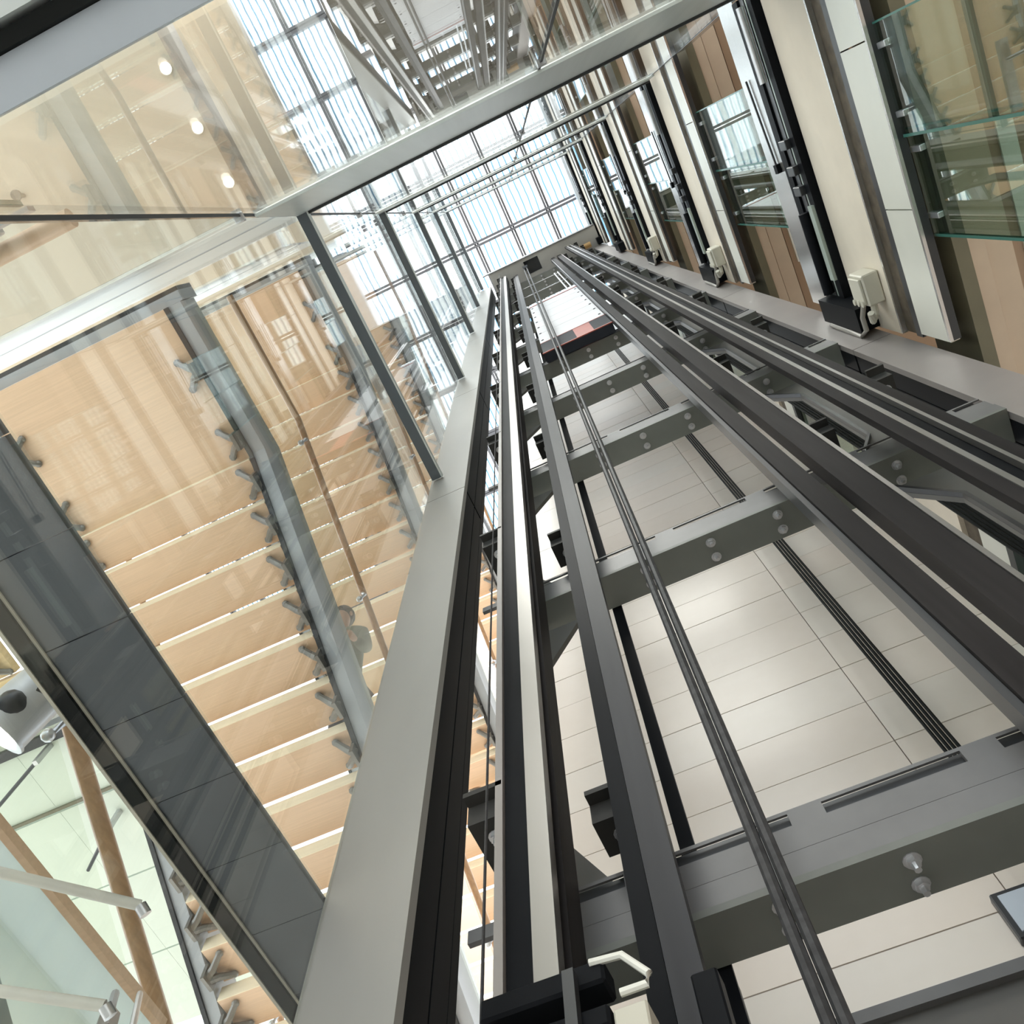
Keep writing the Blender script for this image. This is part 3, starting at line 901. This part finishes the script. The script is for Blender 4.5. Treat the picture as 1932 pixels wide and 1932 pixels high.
for i, (a, b, z, t) in enumerate(((-1.19, -0.70, L[1] - 0.04, 'downlight at the soffit corner, the one nearest the shaft'), (-1.20, -0.98, L[1] - 0.04, 'downlight along the soffit edge, middle one of three'),
                                  (-1.20, -1.27, L[1] - 0.04, 'downlight along the soffit edge, farthest from the shaft corner'))):
    d = thing('glint', (a, b, z), 'small round stand-in ' + t, 'glint', 'discs added for lamp glints at the beige soffit')
    MB().tube([(a, b, z - 0.015), (a, b, z)], 0.03, 18).build('trim_ring', M['white'], d, smooth=True)
    MB().tube([(a, b, z - 0.02), (a, b, z - 0.0155)], 0.024, 16).build('lens', M['lamp'], d)  # glowing disc added in place of a lamp seen reflected in the glass
sp = thing('sprinkler', (-2.17, -1.08, L[1] - 0.1), 'small brass sprinkler head on the beige soffit', 'sprinkler')
MB().tube([(-2.17, -1.08, L[1] - 0.1), (-2.17, -1.08, L[1] - 0.04)], 0.012, 10).build('body', M['cast'], sp, smooth=True)
MB().tube([(-2.17, -1.08, L[1] - 0.115), (-2.17, -1.08, L[1] - 0.1)], 0.026, 12).build('deflector', M['cast'], sp)

# ------------------------------------------------------------------ tubes and tie rods at lower left
for i, (p0, p1, lab) in enumerate((((-1.36, 0.645, 1.275), (-1.16, 0.852, 1.29), 'upper white metal handrail tube at lower left'), ((-1.36, 0.79, 1.13), (-1.182, 0.90, 1.116), 'lower white metal handrail tube at lower left'))):
    hr = thing('metal_handrail', p0, lab, 'handrail', 'white tube handrails at lower left')
    MB().tube([p0, p1], 0.0105, 12).build('tube', M['white'], hr, smooth=True)
    MB().tube([p1, (p1[0] + 0.008, p1[1] + 0.016, p1[2] - 0.012)], 0.012, 10).build('return_end', M['galv'], hr, smooth=True)
for i, (p0, p1, lab) in enumerate((((-3.91, 1.69, 4.40), (-4.42, 1.91, 4.40), 'thin dark tie rod crossing the mint ceiling, upper one'), ((-3.80, 2.30, 4.40), (-4.10, 2.52, 4.40), 'thin dark tie rod crossing the mint ceiling, lower one'))):
    tr_ = thing('tie_rod', p0, lab, 'tie rod', 'tie rods under the mint ceiling')
    MB().tube([p0, p1], 0.012, 8).build('rod', M['dark'], tr_, smooth=True)
    MB().box(p0[0] - 0.015, p0[0] + 0.015, p0[1] - 0.015, p0[1] + 0.015, p0[2] - 0.02, p0[2] + 0.168).build('anchor', M['galv'], tr_)
st_ = thing('stay_bracket', (-1.320, 0.972, 1.050), 'grey bolted stay bracket with a slim rod at lower left', 'bracket')
MB().tube([(-1.452, 1.116, 1.410), (-1.230, 0.972, 1.080)], 0.009, 8).build('rod', M['stringer'], st_, smooth=True)
MB().tube([(-1.362, 1.059, 1.278), (-1.302, 1.020, 1.188)], 0.021, 6).build('clamp_plate', M['cast'], st_)
MB().tube([(-1.404, 1.140, 1.410), (-1.182, 0.996, 1.068)], 0.007, 8).build('rod', M['galv'], st_, smooth=True)

# ------------------------------------------------------------------ low gear near the camera
gs = thing('guide_shoe', (-0.36, 1.06, 0.85), 'dark guide shoe arms and post across the left car rail at the bottom', 'guide shoe')
MB().box(-0.50, -0.30, 1.0, 1.05, 0.915, 0.955).build('arm', M['black'], gs, bevel=0.006)
MB().box(-0.50, -0.30, 1.0, 1.05, 0.845, 0.88).build('arm', M['black'], gs, bevel=0.006)
MB().box(-0.358, -0.340, 0.98, 0.998, 0.70, 0.935).build('post', M['dark'], gs)
MB().tube([(-0.32, 1.0, 0.95), (-0.27, 1.0, 0.945), (-0.235, 1.0, 0.90), (-0.24, 1.0, 0.885), (-0.28, 1.0, 0.885)], 0.006, 8).build('lead', M['white'], gs, smooth=True)
MB().box(-0.295, -0.245, 1.0, 1.05, 0.80, 0.865).build('switch_box', M['boxgrey'], gs, bevel=0.004)
MB().box(-0.19, -0.15, 1.06, 1.1, 0.78, 0.93).build('buffer_block', M['black'], gs, bevel=0.004)
sc_ = thing('pit_screen', (-0.33, 1.45, -1.2), 'dark panelled pit screen below the nearest crossbeam', 'screen')
for z0, z1 in ((-1.2, 0.3), (0.31, 0.92), (0.93, 1.26)):
    MB().box(-0.6, -0.18, 1.50, 1.52, z0, z1).build('panel', M['dark'], sc_)
lb = thing('landing_edge_beam', (0.9, 1.9, 0.7), 'olive grey landing edge beam at the bottom right before the stone wall', 'beam')
MB().box(-0.15, 1.53, 1.9, 2.02, 0.7, 1.41).build('face', M['paint'], lb)
MB().box(-0.15, 1.53, 1.88, 1.90, 1.385, 1.415).build('edge_angle', M['beam_lip'], lb)
wx = thing('wall_box', (0.62, 2.57, 1.98), 'small dark framed wall box on the stone tiles at lower right', 'wall box')
MB().box(0.56, 0.75, 2.56, 2.6, 1.98, 2.16).build('frame', M['dark'], wx, bevel=0.006)
MB().box(0.58, 0.73, 2.555, 2.565, 2.0, 2.14).build('face', M['ringblue'], wx)

# ------------------------------------------------------------------ person on the lowest flight
def person():
    a0, b0 = -2.05, 2.12
    LZ = L[1] - 0.075
    hz = LZ - RI * 6.35 + 0.037
    r = thing('person', (a0, b0, hz), 'person in a sage green shirt leaning forward as they climb the stair', 'person')

    def skin(name, pts, edges, rad, m, lvl=2):
        me = bpy.data.meshes.new(name)
        org = origin_of(r)
        me.from_pydata([W(*p) - org for p in pts], edges, [])
        me.materials.append(m)
        o = bpy.data.objects.new(name, me)
        COL.objects.link(o)
        o.parent = r
        md_ = o.modifiers.new('skin', 'SKIN')
        md_.use_smooth_shade = True
        for v, q_ in zip(me.skin_vertices[0].data, rad):
            v.radius = (q_ * S, q_ * S) if not isinstance(q_, tuple) else (q_[0] * S, q_[1] * S)
        me.skin_vertices[0].data[0].use_root = True
        ss = o.modifiers.new('sub', 'SUBSURF')
        ss.levels = ss.render_levels = lvl
        ROOT[o.name] = org
        return o

    A, B, H = a0, b0, hz
    pel = (A, B, H + 0.70)
    # torso leans towards the camera side (-b), head lowest in b
    pts = [pel, (A + 0.01, B - 0.05, H + 0.83), (A + 0.02, B - 0.12, H + 0.97), (A + 0.02, B - 0.18, H + 1.08), (A + 0.02, B - 0.215, H + 1.14),
           (A + 0.155, B - 0.16, H + 1.05), (A + 0.20, B - 0.13, H + 0.87), (A + 0.215, B - 0.25, H + 0.75),
           (A - 0.115, B - 0.16, H + 1.05), (A - 0.165, B - 0.13, H + 0.87), (A - 0.17, B - 0.24, H + 0.74)]
    skin('shirt', pts, [(0, 1), (1, 2), (2, 3), (3, 4), (3, 5), (5, 6), (6, 7), (3, 8), (8, 9), (9, 10)],
         [(0.125, 0.10), (0.115, 0.09), (0.135, 0.10), (0.10, 0.08), 0.045, 0.055, 0.043, 0.033, 0.055, 0.043, 0.033], M['shirt'])
    hx, hy, hh = A + 0.02, B - 0.255, H + 1.24
    skin('body', [(A + 0.02, B - 0.19, H + 1.10), (A + 0.02, B - 0.225, H + 1.165), (hx, hy + 0.01, hh - 0.03), (hx, hy, hh + 0.03)],
         [(0, 1), (1, 2), (2, 3)], [0.045, 0.042, (0.058, 0.066), (0.058, 0.068)], M['skin'])
    MB().ball((hx, hy - 0.068, hh - 0.012), 0.012, 8, 6, (0.8, 1.2, 1.3)).build('nose', M['skin'], r, smooth=True)
    MB().ball((hx - 0.024, hy - 0.06, hh + 0.01), 0.008, 8, 6).ball((hx + 0.024, hy - 0.06, hh + 0.01), 0.008, 8, 6).build('eyes', M['hair'], r, smooth=True)
    MB().ball((hx, hy - 0.06, hh - 0.045), 0.014, 8, 6, (1.4, 0.6, 0.4)).build('mouth', M['red'], r, smooth=True)
    MB().ball((hx - 0.064, hy + 0.005, hh), 0.016, 8, 6, (0.5, 1, 1.3)).ball((hx + 0.064, hy + 0.005, hh), 0.016, 8, 6, (0.5, 1, 1.3)).build('ears', M['skin'], r, smooth=True)
    MB().ball((hx, hy + 0.018, hh + 0.035), 0.075, 16, 12, (0.95, 1.05, 0.98)).build('hair', M['hair'], r, smooth=True)
    for sgn, w in ((1, (A + 0.215, B - 0.26, H + 0.745)), (-1, (A - 0.17, B - 0.25, H + 0.735))):
        palm = (w[0], w[1] - 0.045, w[2] - 0.02)
        hp = [w, palm]
        ed = [(0, 1)]
        rd = [0.022, (0.024, 0.014)]
        for f in range(4):
            n = len(hp)
            dx = (f - 1.5) * 0.011
            ln = (0.036, 0.042, 0.040, 0.030)[f]
            hp += [(palm[0] + dx, palm[1] - 0.024, palm[2] - 0.008), (palm[0] + dx, palm[1] - 0.024 - ln * 0.6, palm[2] - 0.018), (palm[0] + dx, palm[1] - 0.024 - ln * 0.8, palm[2] - 0.018 - ln * 0.4)]
            ed += [(1, n), (n, n + 1), (n + 1, n + 2)]
            rd += [0.0065, 0.006, 0.005]
        n = len(hp)
        hp += [(palm[0] - sgn * 0.026, palm[1] + 0.004, palm[2] - 0.006), (palm[0] - sgn * 0.036, palm[1] - 0.018, palm[2] - 0.016)]
        ed += [(1, n), (n, n + 1)]
        rd += [0.008, 0.006]
        skin('hand', hp, ed, rd, M['skin'], 1)
    skin('trousers', [pel, (A + 0.06, B - 0.01, H + 0.63), (A + 0.07, B - 0.06, H + 0.36), (A + 0.07, B + 0.0, H + 0.05),
                      (A - 0.06, B - 0.01, H + 0.63), (A - 0.07, B - 0.17, H + 0.47), (A - 0.07, B - 0.2, H + 0.18)],
         [(0, 1), (1, 2), (2, 3), (0, 4), (4, 5), (5, 6)], [(0.12, 0.10), 0.085, 0.06, 0.042, 0.085, 0.06, 0.042], M['trouser'])
    for (fa, fb, fh) in ((A + 0.07, B - 0.0, H), (A - 0.07, B - 0.2, H + 0.13)):
        MB().ball((fa, fb - 0.04, fh + 0.03), 0.04, 10, 8, (0.95, 2.1, 0.75)).build('shoe', M['shoe'], r, smooth=True)


person()
